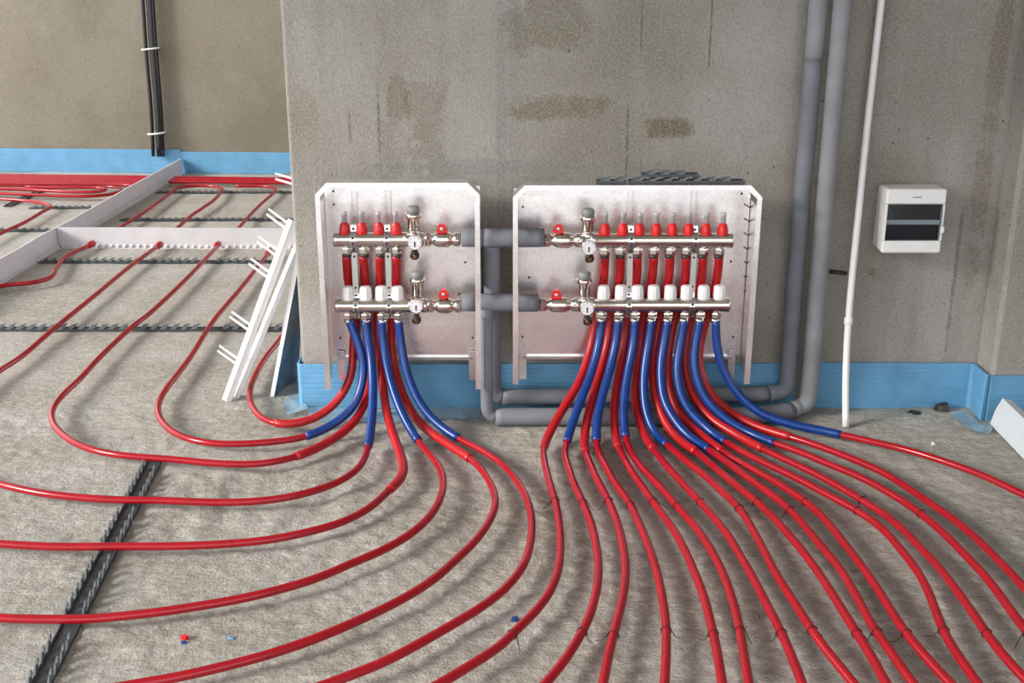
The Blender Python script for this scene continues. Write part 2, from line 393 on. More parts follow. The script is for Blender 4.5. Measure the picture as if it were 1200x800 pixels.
# ================================================================== white joint strips on the floor
def joint_strip(a, b, h, label, side, teeth=0.03, holes=()):
    a, b = Vector(a), Vector(b); t = (b - a).normalized(); n = Vector((t.y, -t.x, 0)) * side; Ln = (b - a).length
    root = thing('joint_strip', label, 'joint strip', a, 'white joint strips on the floor')
    mb = MB(); k = int(Ln / 0.12); top = []
    bl = []; tl = []
    for i in range(k + 1):
        p = a + t * (Ln * i / k); q = p + n * (0.006 * noise.noise(p * 2.3)); bl.append(q); tl.append(q + Vector((0, 0, h + 0.004 * noise.noise(p * 3))))
    o = n * 0.010
    vs = []; 
    for p, q in zip(bl, tl): vs += [p, p + o, q + o, q]
    fs = [(0, 1, 2, 3), tuple(4 * k + j for j in (3, 2, 1, 0))]
    for i in range(k):
        for j in range(4): fs.append((4 * i + j, 4 * i + 4 + j, 4 * i + 4 + (j + 1) % 4, 4 * i + (j + 1) % 4))
    mb.add(vs, fs); mb.build('foam_web', 'white_foam', root)
    # toothed foot flange
    ft = MB(); c = Vector((0, 0, 0))
    ft.hexa([a + n * 0.010, a + n * 0.028, b + n * 0.028, b + n * 0.010], [q + Vector((0, 0, 0.004)) for q in (a + n * 0.010, a + n * 0.028, b + n * 0.028, b + n * 0.010)])
    m = int(Ln / teeth)
    for i in range(m):
        p = a + t * (teeth * (i + 0.5)); u0 = p - t * 0.009 + n * 0.0105; u1 = p + t * 0.009 + n * 0.0105
        ft.hexa([u0, u1, p + n * 0.026], [u0 + Vector((0, 0, 0.022)), u1 + Vector((0, 0, 0.022)), p + n * 0.0262 + Vector((0, 0, 0.004))])
    ft.build('toothed_foot', 'white_foam', root)['kind'] = 'stuff'
    return root
YC = atZ(205, 290).y
joint_strip((XS - 0.005, 4.30, 0), (XS, yfar(XS) - 0.02, 0), 0.105, 'long white foam strip running back to the far wall', 1)
joint_strip((XS + 0.014, YC, 0), (0.35, YC - 0.03, 0), 0.105, 'white foam strip across the floor with red pipes entering it', 1, 0.035)

# ================================================================== clip rails
tooth_me = None
def tooth_mesh():
    mb = MB()   # leaning hook: foot, slanted blade, lip
    mb.hexa([(-0.014, -0.0018, 0.0), (0.010, -0.0018, 0.0), (0.010, 0.0018, 0.0), (-0.014, 0.0018, 0.0)],
            [(0.000, -0.0018, 0.020), (0.016, -0.0018, 0.020), (0.016, 0.0018, 0.020), (0.000, 0.0018, 0.020)])
    mb.hexa([(0.009, -0.0026, 0.018), (0.019, -0.0026, 0.018), (0.019, 0.0026, 0.018), (0.009, 0.0026, 0.018)],
            [(0.013, -0.0022, 0.025), (0.021, -0.0022, 0.027), (0.021, 0.0022, 0.027), (0.013, 0.0022, 0.025)])
    return mb
def rail(a, b, label, single=True, z=0.002, width=0.038, pitch=0.04, group='grey pipe clip rails', h=0.72):
    a, b = Vector((a[0], a[1], z)), Vector((b[0], b[1], z)); t = (b - a).normalized(); n = Vector((-t.y, t.x, 0)); Ln = (b - a).length
    ang = math.atan2(t.y, t.x)
    root = thing('clip_rail', label, 'rail', a, group)
    hw = width / 2
    base = MB()
    def bar(o0, o1, z0, z1):
        q = [a + n * o0, b + n * o0, b + n * o1, a + n * o1]
        base.hexa([p + Vector((0, 0, z0)) for p in q], [p + Vector((0, 0, z1)) for p in q])
    bar(-hw, hw, 0, 0.003); bar(-hw, -hw + 0.003, 0.003, 0.008); bar(hw - 0.003, hw, 0.003, 0.008)
    base.build('channel', 'rail', root)
    m = int(Ln / pitch)
    spots = [a + t * (pitch * (i + 0.5)) + n * o + Vector((0, 0, 0.003)) for i in range(m) for o in (-hw + 0.002, hw - 0.002)]
    if single:
        global tooth_me
        for p in spots:
            if tooth_me is None:
                tooth_me = tooth_mesh().build('clip', 'clip', root, local=True); tooth_me.location = p - a; tooth_me.rotation_euler.z = ang
            else: share(tooth_me, 'clip', root, p, ang).scale.z = h
    else:
        mb = MB(); tm = tooth_mesh(); R = Matrix.Rotation(ang, 3, 'Z')
        for p in spots: mb.add([R @ Vector((q.x, q.y, q.z * min(h, 0.5))) + p for q in tm.v], tm.f)
        mb.build('clip_row', 'clip', root)['kind'] = 'stuff'
    return root
fa, fb = atZ(43, 815), atZ(182, 541)
rail(fa, fb, 'dark clip rail in the left foreground under the red pipes', pitch=0.042, width=0.042, h=1.0)
p = atZ(0, 387); rail((XS - 0.35, p.y), (-0.90, p.y), 'grey clip rail across the floor behind the leaning white profiles')
p = atZ(200, 308); rail((atZ(46, 308).x, p.y), (atZ(322, 308).x, p.y), 'grey clip rail just in front of the white cross strip')
p = atZ(200, 258.5); rail((XS + 0.10, p.y), (-1.2, p.y), 'grey clip rail just behind the white cross strip', False)
p = atZ(200, 226.5); rail((XS + 0.05, p.y), (-1.2, p.y), 'grey clip rail in front of the far right pipe bundle', False)
p = atZ(80, 244.5); rail((atZ(36, 244).x, p.y), (atZ(107, 244).x, p.y), 'short grey clip rail left of the white strip by the kinked pipe', False)
p = atZ(50, 271); rail((atZ(-40, 271).x, p.y), (atZ(62, 271).x, p.y), 'short grey clip rail nearest on the left of the white strip', False)
rail(atZ(8, 243), atZ(80, 209), 'dark clip rail running back under the far left pipe bundle', False, h=0.42)

# ================================================================== cabinets
YF, YK = 3.20, 3.345                             # front lip, back plate
def cabinet(xl, xr, ytop, yplate, yleg, gaps_side, gap_px, rails, label):
    tl, tr = atY(xl, ytop, YF), atY(xr, ytop, YF)
    zt = (tl.z + tr.z) / 2 - 0.003; x0, x1 = tl.x, tr.x; zl = atY(600, yleg, YF).z; zp = atY(600, yplate, YK).z; c = 0.034
    root = thing('manifold_cabinet', label, 'cabinet', ((x0 + x1) / 2, YK, zl), 'galvanised manifold cabinets')
    bp = MB(); bp.box((x0 + 0.004, YK, zp), (x1 - 0.004, YK + 0.002, zt - 0.034)); bp.build('back_plate', 'galv', root)
    fld = MB(); fld.box((x0 + 0.03, YK - 0.014, zp - 0.010), (x1 - 0.03, YK + 0.002, zp), 0.002); fld.build('bottom_fold', 'steel', root)
    def ribbon(outl, wd, ya, yb, name, mat='galv'):
        mb = MB()
        for (p, q, pi_, qi) in outl:
            mb.hexa([(p[0], ya, p[1]), (q[0], ya, q[1]), (qi[0], ya, qi[1]), (pi_[0], ya, pi_[1])],
                    [(p[0], yb, p[1]), (q[0], yb, q[1]), (qi[0], yb, qi[1]), (pi_[0], yb, pi_[1])])
        return mb.build(name, mat, root)
    def inset(w_):
        k = w_ * 0.414
        A, B, C, D = (x0, zt - c), (x0 + c, zt), (x1 - c, zt), (x1, zt - c)
        Ai, Bi, Ci, Di = (x0 + w_, zt - c - k), (x0 + c + k, zt - w_), (x1 - c - k, zt - w_), (x1 - w_, zt - c - k)
        return A, B, C, D, Ai, Bi, Ci, Di
    A, B, C, D, Ai, Bi, Ci, Di = inset(0.014)
    ribbon([((x0, zl), A, (x0 + 0.017, zl), Ai)], 0, YF, YF + 0.002, 'side_lip')
    ribbon([(D, (x1, zl), Di, (x1 - 0.017, zl))], 0, YF, YF + 0.002, 'side_lip')
    ribbon([(A, B, Ai, Bi), (B, C, Bi, Ci), (C, D, Ci, Di)], 0, YF, YF + 0.002, 'top_lip')
    A, B, C, D, Ai, Bi, Ci, Di = inset(0.002)
    ribbon([(A, B, Ai, Bi), (B, C, Bi, Ci), (C, D, Ci, Di)], 0, YF + 0.002, YF + 0.066, 'top_wall')
    # side walls, left open where the insulated pipes pass
    for sx, s in ((x0, 1), (x1, -1)):
        cuts = [(zl, zt - c - 0.034)]
        if (s > 0) == (gaps_side == 'left'):
            gz = sorted((atY(600, g, 3.235).z - 0.036, atY(600, g, 3.235).z + 0.036) for g in gap_px)
            cuts = [(zl, gz[0][0]), (gz[0][1], gz[1][0]), (gz[1][1], zt - c - 0.034)]
        mb = MB()
        for q, (a_, b_) in enumerate(cuts): mb.box((sx, YF + 0.002, a_), (sx + s * 0.002, YF + 0.012 if len(cuts) > 1 and q == 0 else YK, b_))
        mb.build('side_wall', 'galv', root)
        tab = MB(); tab.box((sx + s * 0.020, YK - 0.012, zp - 0.075), (sx + s * 0.042, YK - 0.009, zp + 0.02)); tab.build('foot_tab', 'galv', root)
    sc = MB().lathe([(0.0035, 0), (0.0035, 0.002), (0.002, 0.0028)], (0, 0, 0), (0, -1, 0), 8).build('screw', 'dark_metal', root, local=True)
    sp = [(x0 + 0.03, zt - 0.05), (x1 - 0.03, zt - 0.05), (x0 + 0.03, zt - 0.09), (x1 - 0.03, zp + 0.06), (x0 + 0.03, zp + 0.06), (x0 + 0.1, zt - 0.03), (x1 - 0.1, zt - 0.03), ((x0 + x1) / 2, zt - 0.03),
          (x0 + 0.06, zp + 0.19), (x1 - 0.05, zp + 0.3), (x0 + 0.05, zp + 0.25), (x1 - 0.07, zp + 0.2)]
    for i, (x, z) in enumerate(sp):
        if i == 0: sc.location = Vector((x, YK, z)) - ORG[root.name]
        else: share(sc, 'screw', root, (x, YK, z))
    for (rx, rt, rb) in rails:
        t_, b_ = atY(rx, rt, YK - 0.01), atY(rx, rb, YK - 0.01)
        mb = MB()
        for o_ in (-0.0075, 0.0075): mb.box((t_.x + o_ - 0.0018, YK - 0.012, b_.z), (t_.x + o_ + 0.0018, YK, t_.z), 0.0006)
        mb.box((t_.x - 0.0075, YK - 0.003, b_.z), (t_.x + 0.0075, YK, t_.z))
        mb.build('mounting_rail', 'galv', root)
    return root
cabinet(368, 562, 213, 417, 456, 'right', (278, 354), [(414, 224, 416), (454, 224, 416)], 'narrow galvanised cabinet at the left with four outlet pairs')
cabR = cabinet(601, 894.5, 216, 416, 450, 'left', (278, 354), [(739, 225, 414), (814, 225, 414)], 'wide galvanised cabinet at the right with eight outlet pairs')
# pale punched slots down the right-hand inner side of the wide cabinet
for i in range(7):
    q0 = atY(877, 243 + i * 17, YK - 0.02); MB().hexa(
        [(q0.x - 0.010, YK - 0.004, q0.z + 0.010), (q0.x + 0.012, YK - 0.004, q0.z - 0.004), (q0.x + 0.012, YK - 0.004, q0.z - 0.008), (q0.x - 0.010, YK - 0.004, q0.z + 0.006)],
        [(q0.x - 0.010, YK - 0.001, q0.z + 0.010), (q0.x + 0.012, YK - 0.001, q0.z - 0.004), (q0.x + 0.012, YK - 0.001, q0.z - 0.008), (q0.x - 0.010, YK - 0.001, q0.z + 0.006)]).build('slot', 'dark_metal', cabR)

# ================================================================== manifolds
YM = 3.245
def manifold(label, xu, xl_, ends, ub, lb, meters, caps, ports_u, ports_l, brk, vents, valves, side):
    """xu/xl_: bar ends in px, ub/lb: bar heights in px, ports: px of each outlet"""
    e0 = atY(xu[0], ub, YM); root = thing('heating_manifold', label, 'manifold', (e0.x, YM, atY(600, lb, YM).z), 'heating manifolds')
    zu, zl = atY(600, ub, YM).z, atY(600, lb, YM).z; k = 3.27 / F
    R = 0.0205
    for (xa, xb, z, nm) in ((xu[0], xu[1], zu, 'supply_bar'), (xl_[0], xl_[1], zl, 'return_bar')):
        a = atY(xa, ub if z == zu else lb, YM).x; b = atY(xb, ub if z == zu else lb, YM).x; Ln = b - a
        pr = [(R * 0.72, 0), (R * 1.0, 0.001), (R * 1.06, 0.004), (R * 1.06, 0.012), (R, 0.014), (R, Ln - 0.014), (R * 1.06, Ln - 0.012), (R * 1.06, Ln - 0.004), (R, Ln - 0.001), (R * 0.72, Ln)]
        br = MB().lathe(pr, (a, YM, z), (1, 0, 0), 28); bo = br.build(nm, 'chrome', root)
    for i, px in enumerate(meters):
        p = atY(px, ub - 12, YM); z0 = zu + R * 0.8
        mt = MB().lathe([(0.013, 0), (0.0165, 0.003), (0.0165, 0.012), (0.0135, 0.027), (0.0105, 0.033), (0.008, 0.035)], (p.x, YM, z0), (0, 0, 1), 16, False, True, -0.05).build('flow_meter', 'red_knob', root)
        MB().lathe([(0.0078, 0.033), (0.0078, 0.056), (0.0088, 0.0565), (0.0088, 0.064), (0.005, 0.067)], (p.x, YM, z0), (0, 0, 1), 12).build('sight_glass', 'clear', mt)
        MB().lathe([(0.0022, 0.033), (0.0022, 0.060)], (p.x + 0.001, YM, z0), (0, 0, 1), 8).build('float_pin', 'dark_metal', mt)
    for i, px in enumerate(caps):
        p = atY(px, lb - 14, YM); z0 = zl + R * 0.85
        cp = MB().lathe([(0.0135, 0), (0.0185, 0.003), (0.0190, 0.014), (0.0178, 0.030), (0.0170, 0.038), (0.0135, 0.042), (0.006, 0.043)], (p.x, YM, z0), (0, 0, 1), 24, False, True, -0.045).build('valve_cap', 'white_plastic', root)
    for ports, z in ((ports_u, zu), (ports_l, zl)):
        for px in ports:
            p = atY(px, ub if z == zu else lb, YM); z0 = z - R * 0.8
            nt_ = MB().lathe([(0.010, 0), (0.010, 0.006), (0.0155, 0.0065), (0.0165, 0.010), (0.0165, 0.022), (0.0145, 0.026)], (p.x, YM, z0), (0, 0, -1), 6, False).build('outlet_nut', 'chrome', root)
            MB().lathe([(0.0135, 0.0255), (0.0135, 0.034), (0.0125, 0.036)], (p.x, YM, z0), (0, 0, -1), 16).build('collar', 'dark_metal' if z == zu else 'steel', nt_)
    for (px, yt, yb) in brk:                     # clamps over both bars and the strap between them
        p = atY(px, ub, YM); x = p.x; hw = 0.0085
        mb = MB()
        for z in (zu, zl):
            pts = [(-0.030 + 0.0, 0.034), (-0.012, 0.028), (0.010, 0.0245), (0.020, 0.0235)]
            arc = [((R + 0.003) * math.cos(a), (R + 0.003) * math.sin(a)) for a in [PI / 2 + PI * i / 8 for i in range(9)]]
            ring = [(YM + cc * 1.0, z + ss) for cc, ss in arc]
            ring = [(YM + 0.016, z + R + 0.021), (YM + 0.004, z + R + 0.020)] + ring + [(YM + 0.004, z - R - 0.020), (YM + 0.010, z - R - 0.021)]
            for (q0, q1) in zip(ring, ring[1:]):
                d = Vector((0, q1[0] - q0[0], q1[1] - q0[1])).normalized(); nn = Vector((0, -d.z, d.y)) * 0.0022
                b4 = [Vector((x - hw, q0[0], q0[1])), Vector((x + hw, q0[0], q0[1])), Vector((x + hw, q1[0], q1[1])), Vector((x - hw, q1[0], q1[1]))]
                mb.hexa(b4, [v + nn for v in b4])
        mb.box((x - hw, YM - 0.004, zl + R + 0.018), (x + hw, YM - 0.001, zu - R - 0.018), 0.0006)
        b_ = mb.build('bracket', 'steel', root)
        for zz in (zu + R + 0.012, zu + 0.010, zu - 0.008, zu - R - 0.011, zu - R - 0.030, zl + R + 0.036, zl + R + 0.012, zl + 0.008, zl - 0.010, zl - R - 0.012):
            yy = YM - 0.004 - (math.sqrt(max(0, (R + 0.005) ** 2 - (zz - (zu if abs(zz - zu) < R else zl)) ** 2)) if min(abs(zz - zu), abs(zz - zl)) < R else 0)
            MB().lathe([(0.0036, 0), (0.0036, 0.003), (0.0022, 0.004)], (x, yy + 0.002, zz), (0, -1, 0), 8).build('screw', 'dark_metal', b_)
    for (px, cap_y, dx, dy, kx, ky, z) in vents:
        z = zu if z == 'u' else zl; x = atY(px, ub, YM).x; zt = atY(px, cap_y, YM).z
        hb = zt - z
        av = MB().lathe([(0.015, 0.0), (0.015, R + 0.002), (0.0125, R + 0.003), (0.0125, R + 0.007), (0.0165, R + 0.009), (0.0170, hb - 0.034), (0.0220, hb - 0.030), (0.0225, hb - 0.019), (0.018, hb - 0.016)], (x, YM, z), (0, 0, 1), 18).build('air_vent', 'chrome', root)
        MB().lathe([(0.0185, hb - 0.016), (0.0190, hb - 0.002), (0.015, hb + 0.004), (0.006, hb + 0.006)], (x, YM, z), (0, 0, 1), 18).build('vent_cap', 'grey_cap', av)
        # end piece joining bar, vent and valve
        MB().lathe([(0.016, -0.030), (0.021, -0.027), (0.021, -0.012), (0.0175, -0.010), (0.0175, 0.010), (0.021, 0.012), (0.021, 0.027), (0.016, 0.030)], (x, YM, z), (1, 0, 0), 18).build('end_piece', 'chrome', root)
        t = atY(dx, dy, YM - 0.045); YT = YM - 0.045
        th = MB().lathe([(0.006, 0.045), (0.006, 0.012), (0.0205, 0.010), (0.0215, 0.006), (0.0215, -0.002), (0.0195, -0.004), (0.0190, -0.002)], (t.x, YT, t.z), (0, 1, 0), 24).build('thermometer', 'chrome', root)
        MB().lathe([(0.0188, 0.0), (0.0188, 0.0012)], (t.x, YT - 0.003, t.z), (0, -1, 0), 24).build('dial', 'dial', th)
        nd = MB(); nd.hexa([(t.x - 0.0022, YT - 0.0046, t.z + 0.003), (t.x + 0.0022, YT - 0.0046, t.z + 0.003), (t.x + 0.0015, YT - 0.0046, t.z - 0.013), (t.x - 0.0015, YT - 0.0046, t.z - 0.013)],
                [(t.x - 0.0022, YT - 0.0054, t.z + 0.003), (t.x + 0.0022, YT - 0.0054, t.z + 0.003), (t.x + 0.0015, YT - 0.0054, t.z - 0.013), (t.x - 0.0015, YT - 0.0054, t.z - 0.013)])
        for q in range(7):
            a = math.radians(-40 + 260 * q / 6); cx_, cz_ = t.x + 0.0150 * math.cos(a), t.z + 0.0150 * math.sin(a)
            nd.box((cx_ - 0.0011, YT - 0.0050, cz_ - 0.0011), (cx_ + 0.0011, YT - 0.0042, cz_ + 0.0011))
        nd.build('needle', 'dark_metal', th)
        d_ = atY(kx, ky, YM - 0.02)
        dr = MB().lathe([(0.008, -0.024), (0.008, 0.0), (0.0135, 0.002), (0.0135, 0.014), (0.0085, 0.016), (0.0085, 0.010)], (d_.x, YM - 0.02, d_.z), (0.05, -1, -0.35), 14).build('drain_cock', 'dark_metal', root)
        MB().tube([(d_.x, YM - 0.01, d_.z + 0.006), (x, YM, z - 0.012)], 0.008, 10).build('elbow', 'chrome', dr)
        MB().lathe([(0.0065, 0.0165), (0.0065, 0.011)], (d_.x, YM - 0.02, d_.z), (0.05, -1, -0.35), 10).build('core', 'brass', dr)
    for (xa, xb, hx, hy, z, tint) in valves:
        z = zu if z == 'u' else zl; a = atY(xa, ub, YM).x; b = atY(xb, ub, YM).x; Ln = b - a; s = side
        vb = MB().lathe([(0.013, 0), (0.0195, 0.001), (0.0195, 0.16 * Ln), (0.0145, 0.18 * Ln), (0.0145, 0.24 * Ln), (0.0185, 0.28 * Ln), (0.0225, 0.36 * Ln), (0.0230, 0.62 * Ln), (0.0185, 0.72 * Ln), (0.0155, 0.76 * Ln), (0.0155, 0.80 * Ln), (0.0205, 0.82 * Ln), (0.0205, 0.97 * Ln), (0.015, Ln)],
                        (a, YM, z), (1, 0, 0), 16).build('ball_valve', 'chrome', root)
        for o_ in (0.02, 0.84):
            MB().lathe([(0.0195, 0), (0.0215, 0.002), (0.0215, 0.13 * Ln - 0.002), (0.0195, 0.13 * Ln)], (a + o_ * Ln, YM, z), (1, 0, 0), 6, False).build('union_nut', tint if o_ < 0.5 and s > 0 or o_ > 0.5 and s < 0 else 'chrome', vb)
        h = atY(hx, hy, YM)
        MB().lathe([(0.007, 0), (0.007, 0.014), (0.0085, 0.016), (0.0085, 0.02)], (h.x, YM, z + 0.018), (0, 0, 1), 12).build('stem', 'steel', vb)
        hd = MB(); zz = h.z
        ring = [(-0.016, -0.010), (-0.010, -0.013), (0.010, -0.013), (0.016, -0.010), (0.013, 0.004), (0.007, 0.014), (-0.007, 0.014), (-0.013, 0.004)]
        hd.hexa([(h.x + q[0], YM - 0.013, zz + q[1]) for q in ring], [(h.x + q[0], YM + 0.013, zz + q[1] * 0.9) for q in ring])
        hb_ = hd.build('handle', 'red_knob', vb)
        MB().lathe([(0.0055, 0), (0.0055, 0.002), (0.003, 0.003)], (h.x, YM - 0.013, zz), (0, -1, 0), 8).build('handle_screw', 'steel', hb_)
    return root
manifold('nickel manifold with four red flow meters in the left cabinet', (391, 492), (393, 493), None, 280.5, 358,
         [404, 424, 444, 464], [408, 428.5, 447, 466], [406, 426, 445, 464.5], [408, 428, 447, 466.5], [(414.5, 250, 372), (454, 250, 372)],
         [(485, 243, 486, 284, 486, 297, 'u'), (488, 319, 487.5, 358.5, 488, 372.5, 'l')],
         [(498, 540, 518, 267, 'u', 'chrome'), (499, 540, 520, 343.5, 'l', 'chrome')], 1)
manifold('nickel manifold with eight red flow meters in the right cabinet', (692, 859), (692, 855), None, 281.5, 357,
         [709, 730, 749.5, 769, 788, 807, 827.5, 847], [707.5, 727.7, 747, 766, 785.5, 804.5, 824.5, 843], [709, 727.5, 747, 766.5, 785.5, 804.5, 824, 843],
         [705, 724.5, 744, 764, 782.5, 802, 820.5, 839], [(739, 250, 372), (814, 250, 372)],
         [(688.5, 246, 690, 290, 690.5, 300.5, 'u'), (686, 320, 688, 361, 688, 374, 'l')],
         [(637, 683, 654.5, 267, 'u', 'brass'), (632, 681, 652, 344, 'l', 'brass')], -1)

# ================================================================== grey insulated pipes
IR = 0.0268
def ins_pipe(label, loc, parts):
    root = thing('insulated_pipe', label, 'pipe', loc, 'grey insulated feed pipes')
    for (nm, mat, pts, r) in parts:
        mb = MB(); P = smooth_path(catmull(pts, 0.02), 2)
        rad = [r * (1 + 0.03 * noise.noise(p * 9)) for p in P]; rad[0] *= 0.97; rad[-1] *= 0.97
        mb.tube(P, rad, 20); mb.build(nm, mat, root)
    return root
zuU, zuL = atY(600, 278.5, YM).z, atY(600, 354.5, YM).z
xa1, xa2, xb1, xb2 = atY(541, 278, YM).x, atY(638, 278, YM).x, atY(541, 354, YM).x, atY(631, 354, YM).x
def elbow(c, d0, d1, r, n=6):
    c, d0, d1 = Vector(c), Vector(d0), Vector(d1)
    return [c - d0 * r + (d0 * math.sin(i / n * PI / 2) + d1 * (1 - math.cos(i / n * PI / 2))) * r for i in range(n + 1)]
xd1 = atY(576.5, 320, 3.275).x; xd2 = atY(570.5, 420, 3.235).x
zf1, zf2 = 0.068, 0.032
YR1, YR2 = 3.345, 3.315
xr1, xr2 = atY(921.5, 455, YR1).x, atY(948, 455, YR2).x
A1 = [Vector((xd1, 3.272, zuU - 0.02)), Vector((xd1, 3.304, zuU - 0.10)), Vector((xd1, 3.306, 0.25))] + elbow((xd1, 3.306, zf1), (0, 0, -1), (1, 0, 0), 0.028) 
ins_pipe('grey insulated pipe between the upper valves with the left one of two risers', (xd1, 3.3, 0.0), [
    ('branch', 'grey_insulation', [(xa1, YM, zuU), (xd1 - 0.02, YM, zuU)], IR), ('branch', 'grey_insulation', [(xd1 - 0.021, YM, zuU), (xa2, YM, zuU)], IR * 1.02),
    ('drop', 'grey_insulation', A1, IR * 0.96),
    ('floor_run', 'grey_insulation', [A1[-1], Vector((0.3, 3.315, zf1)), Vector((xr1 - 0.06, YR1 - 0.01, zf1))], IR * 0.93),
    ('riser', 'grey_insulation', [Vector((xr1 - 0.06, YR1 - 0.01, zf1))] + elbow((xr1, YR1, zf1), (1, 0, 0), (0, 0, 1), 0.030) + [Vector((xr1 + 0.0, YR1, 0.5)), Vector((xr1 + 0.004, YR1, 1.09))], IR * 0.95),
    ('upper_riser', 'pale_insulation', [Vector((xr1 + 0.004, YR1, 1.09)), Vector((xr1 + 0.01, YR1, 2.91))], IR * 1.0)])
A2 = [Vector((xd2, YM - 0.012, zuL - 0.015)), Vector((xd2, YM - 0.012, 0.2))] + elbow((xd2, YM - 0.012, zf2), (0, 0, -1), (1, 0, 0), 0.026)
ins_pipe('grey insulated pipe between the lower valves with the right one of two risers', (xd2, 3.23, 0.0), [
    ('branch', 'grey_insulation', [(xb1, YM, zuL), (xd2 - 0.03, YM, zuL)], IR * 0.97), ('branch', 'grey_insulation', [(xd2 - 0.028, YM, zuL), (xb2, YM, zuL)], IR),
    ('drop', 'grey_insulation', A2, 0.0195),
    ('floor_run', 'grey_insulation', [A2[-1], Vector((0.3, 3.235, zf2)), Vector((xr2 - 0.16, 3.245, zf2)), Vector((xr2 - 0.06, 3.285, zf2))], IR * 1.02),
    ('riser', 'pale_insulation', [Vector((xr2 - 0.06, 3.285, zf2))] + elbow((xr2, YR2, zf2), (1, 0, 0), (0, 0, 1), 0.030) + [Vector((xr2, YR2, 0.5)), Vector((xr2 + 0.01, YR2 + 0.01, 2.91))], IR * 0.97)])

# ================================================================== heating pipes
RP, RS, ZP = 0.0100, 0.0130, 0.031
def pipe_path(port, drop, floor, z=ZP):
    """port: 3D points at the manifold; drop: px points hanging between port and floor; floor: px points on the floor"""
    land = atZ(floor[0][0], floor[0][1], z); p0 = port[-1]
    allp = [(None)] + drop
    Ls = [0.0]; prev = None
    pts2 = drop + [floor[0]]
    acc = 0; cum = []
    for q in pts2:
        if prev is not None: acc += math.dist(prev, q)
        cum.append(acc); prev = q
    first = 14.0; tot = acc + first
    out = [Vector(p) for p in port]
    for q, c in zip(drop, cum):
        s = (c + first) / tot; Y = p0.y + (land.y - p0.y) * s ** 1.5
        v = atY(q[0], q[1], Y)
        if v.z < z: v = atZ(q[0], q[1], z)
        out.append(v)
    n_up = len(out)
    out += [atZ(x, y, z) for x, y in floor]
    return out, n_up
SPECS = []
def heating_pipe(label, port, drop, floor, sleeve_end, sleeve_mat, ties=(), group='heating pipes from the manifolds'):
    pts, n_up = pipe_path(port, drop, floor)
    SPECS.append([smooth_path(catmull(pts, 0.012), 10), label, sleeve_end, sleeve_mat, ties, group])
def relax(specs, gap=2 * RS + 0.0022):
    from mathutils.kdtree import KDTree
    for it in range(14):
        kd = KDTree(sum(len(q[0]) for q in specs)); own = []
        for a, q in enumerate(specs):
            for p in q[0]: kd.insert(p, len(own)); own.append(a)
        kd.balance()
        for a, q in enumerate(specs):
            P = q[0]; D = [Vector((0, 0, 0)) for _ in P]
            for i in range(6, len(P)):
                for (c, j, d) in kd.find_range(P[i], gap):
                    if own[j] != a and d > 1e-6: D[i] += (P[i] - c) * ((gap - d) / d * 0.22)
            for _ in range(2): D = [D[0]] + [(D[i - 1] + D[i] * 2 + D[i + 1]) / 4 for i in range(1, len(D) - 1)] + [D[-1]]
            q[0] = [p + d.normalized() * min(d.length, 0.004) if d.length > 1e-9 else p for p, d in zip(P, D)]
            for p in q[0]: p.z = max(p.z, ZP - 0.008)
    for q in specs: q[0] = smooth_path(q[0], 2)
def build_pipe(P, label, sleeve_end, sleeve_mat, ties, group):
    e = atZ(sleeve_end[0], sleeve_end[1], ZP); k = min(range(len(P)), key=lambda i: (P[i] - e).length)
    root = thing('heating_pipe', label, 'pipe', (e.x, e.y, 0.0), group)
    Q = P[max(0, k - 3):]
    MB().tube(Q, [RP * (1 + 0.02 * noise.noise(p * 6)) for p in Q], 12).build('pipe', 'red_pipe', root)
    S = P[:k + 1]; rs = [RS * (1 + 0.03 * noise.noise(p * 14)) for p in S]; rs[-1] *= 0.95
    MB().tube(S, rs, 14).build('sleeve', sleeve_mat, root)
    for ty in ties:
        c = [i for i in range(k + 8, len(P) - 2) if (screen_y(P[i]) - ty) * (screen_y(P[i + 1]) - ty) <= 0]
        if not c: continue
        i = c[0]; t = (P[i + 1] - P[i - 1]).normalized(); n = t.cross(Vector((0, 0, 1))).normalized(); u = Vector((0, 0, 1))
        ring = [P[i] + (n * math.cos(a) + u * math.sin(a)) * (RP + 0.0011) for a in [2 * PI * j / 14 for j in range(15)]]
        mb = MB().tube(ring, 0.0010, 5)
        j = random.uniform(0.012, 0.030); s = random.choice((-1, 1))
        mb.tube([P[i] + n * s * (RP + 0.001), P[i] + n * s * (RP + j * 0.5) - u * 0.010 + t * 0.008, P[i] + n * s * (RP + j) - u * 0.022 + t * random.uniform(-0.02, 0.03)], 0.0009, 5)
        mb.build('wire_tie', 'wire', root)
    return root
ORD = ['first', 'second', 'third', 'fourth', 'fifth', 'sixth', 'seventh', 'eighth']
zuB, zlB = atY(600, 280.5, YM).z, atY(600, 357.5, YM).z
def blue_port(px):
    p = atY(px, 374, YM); return [Vector((p.x, YM, zlB - 0.045)), Vector((p.x, YM, zlB - 0.062))]
def red_port(px, pxm, pxl):
    a = atY(px, 300, YM); b = atY(pxm, 331, 3.288); c = atY(pxl, 374, 3.300)
    z0 = zuB - 0.047
    return [Vector((a.x, YM, z0)), Vector((a.x * 0.6 + b.x * 0.4, 3.258, z0 * 0.6 + b.z * 0.4)), b, c]

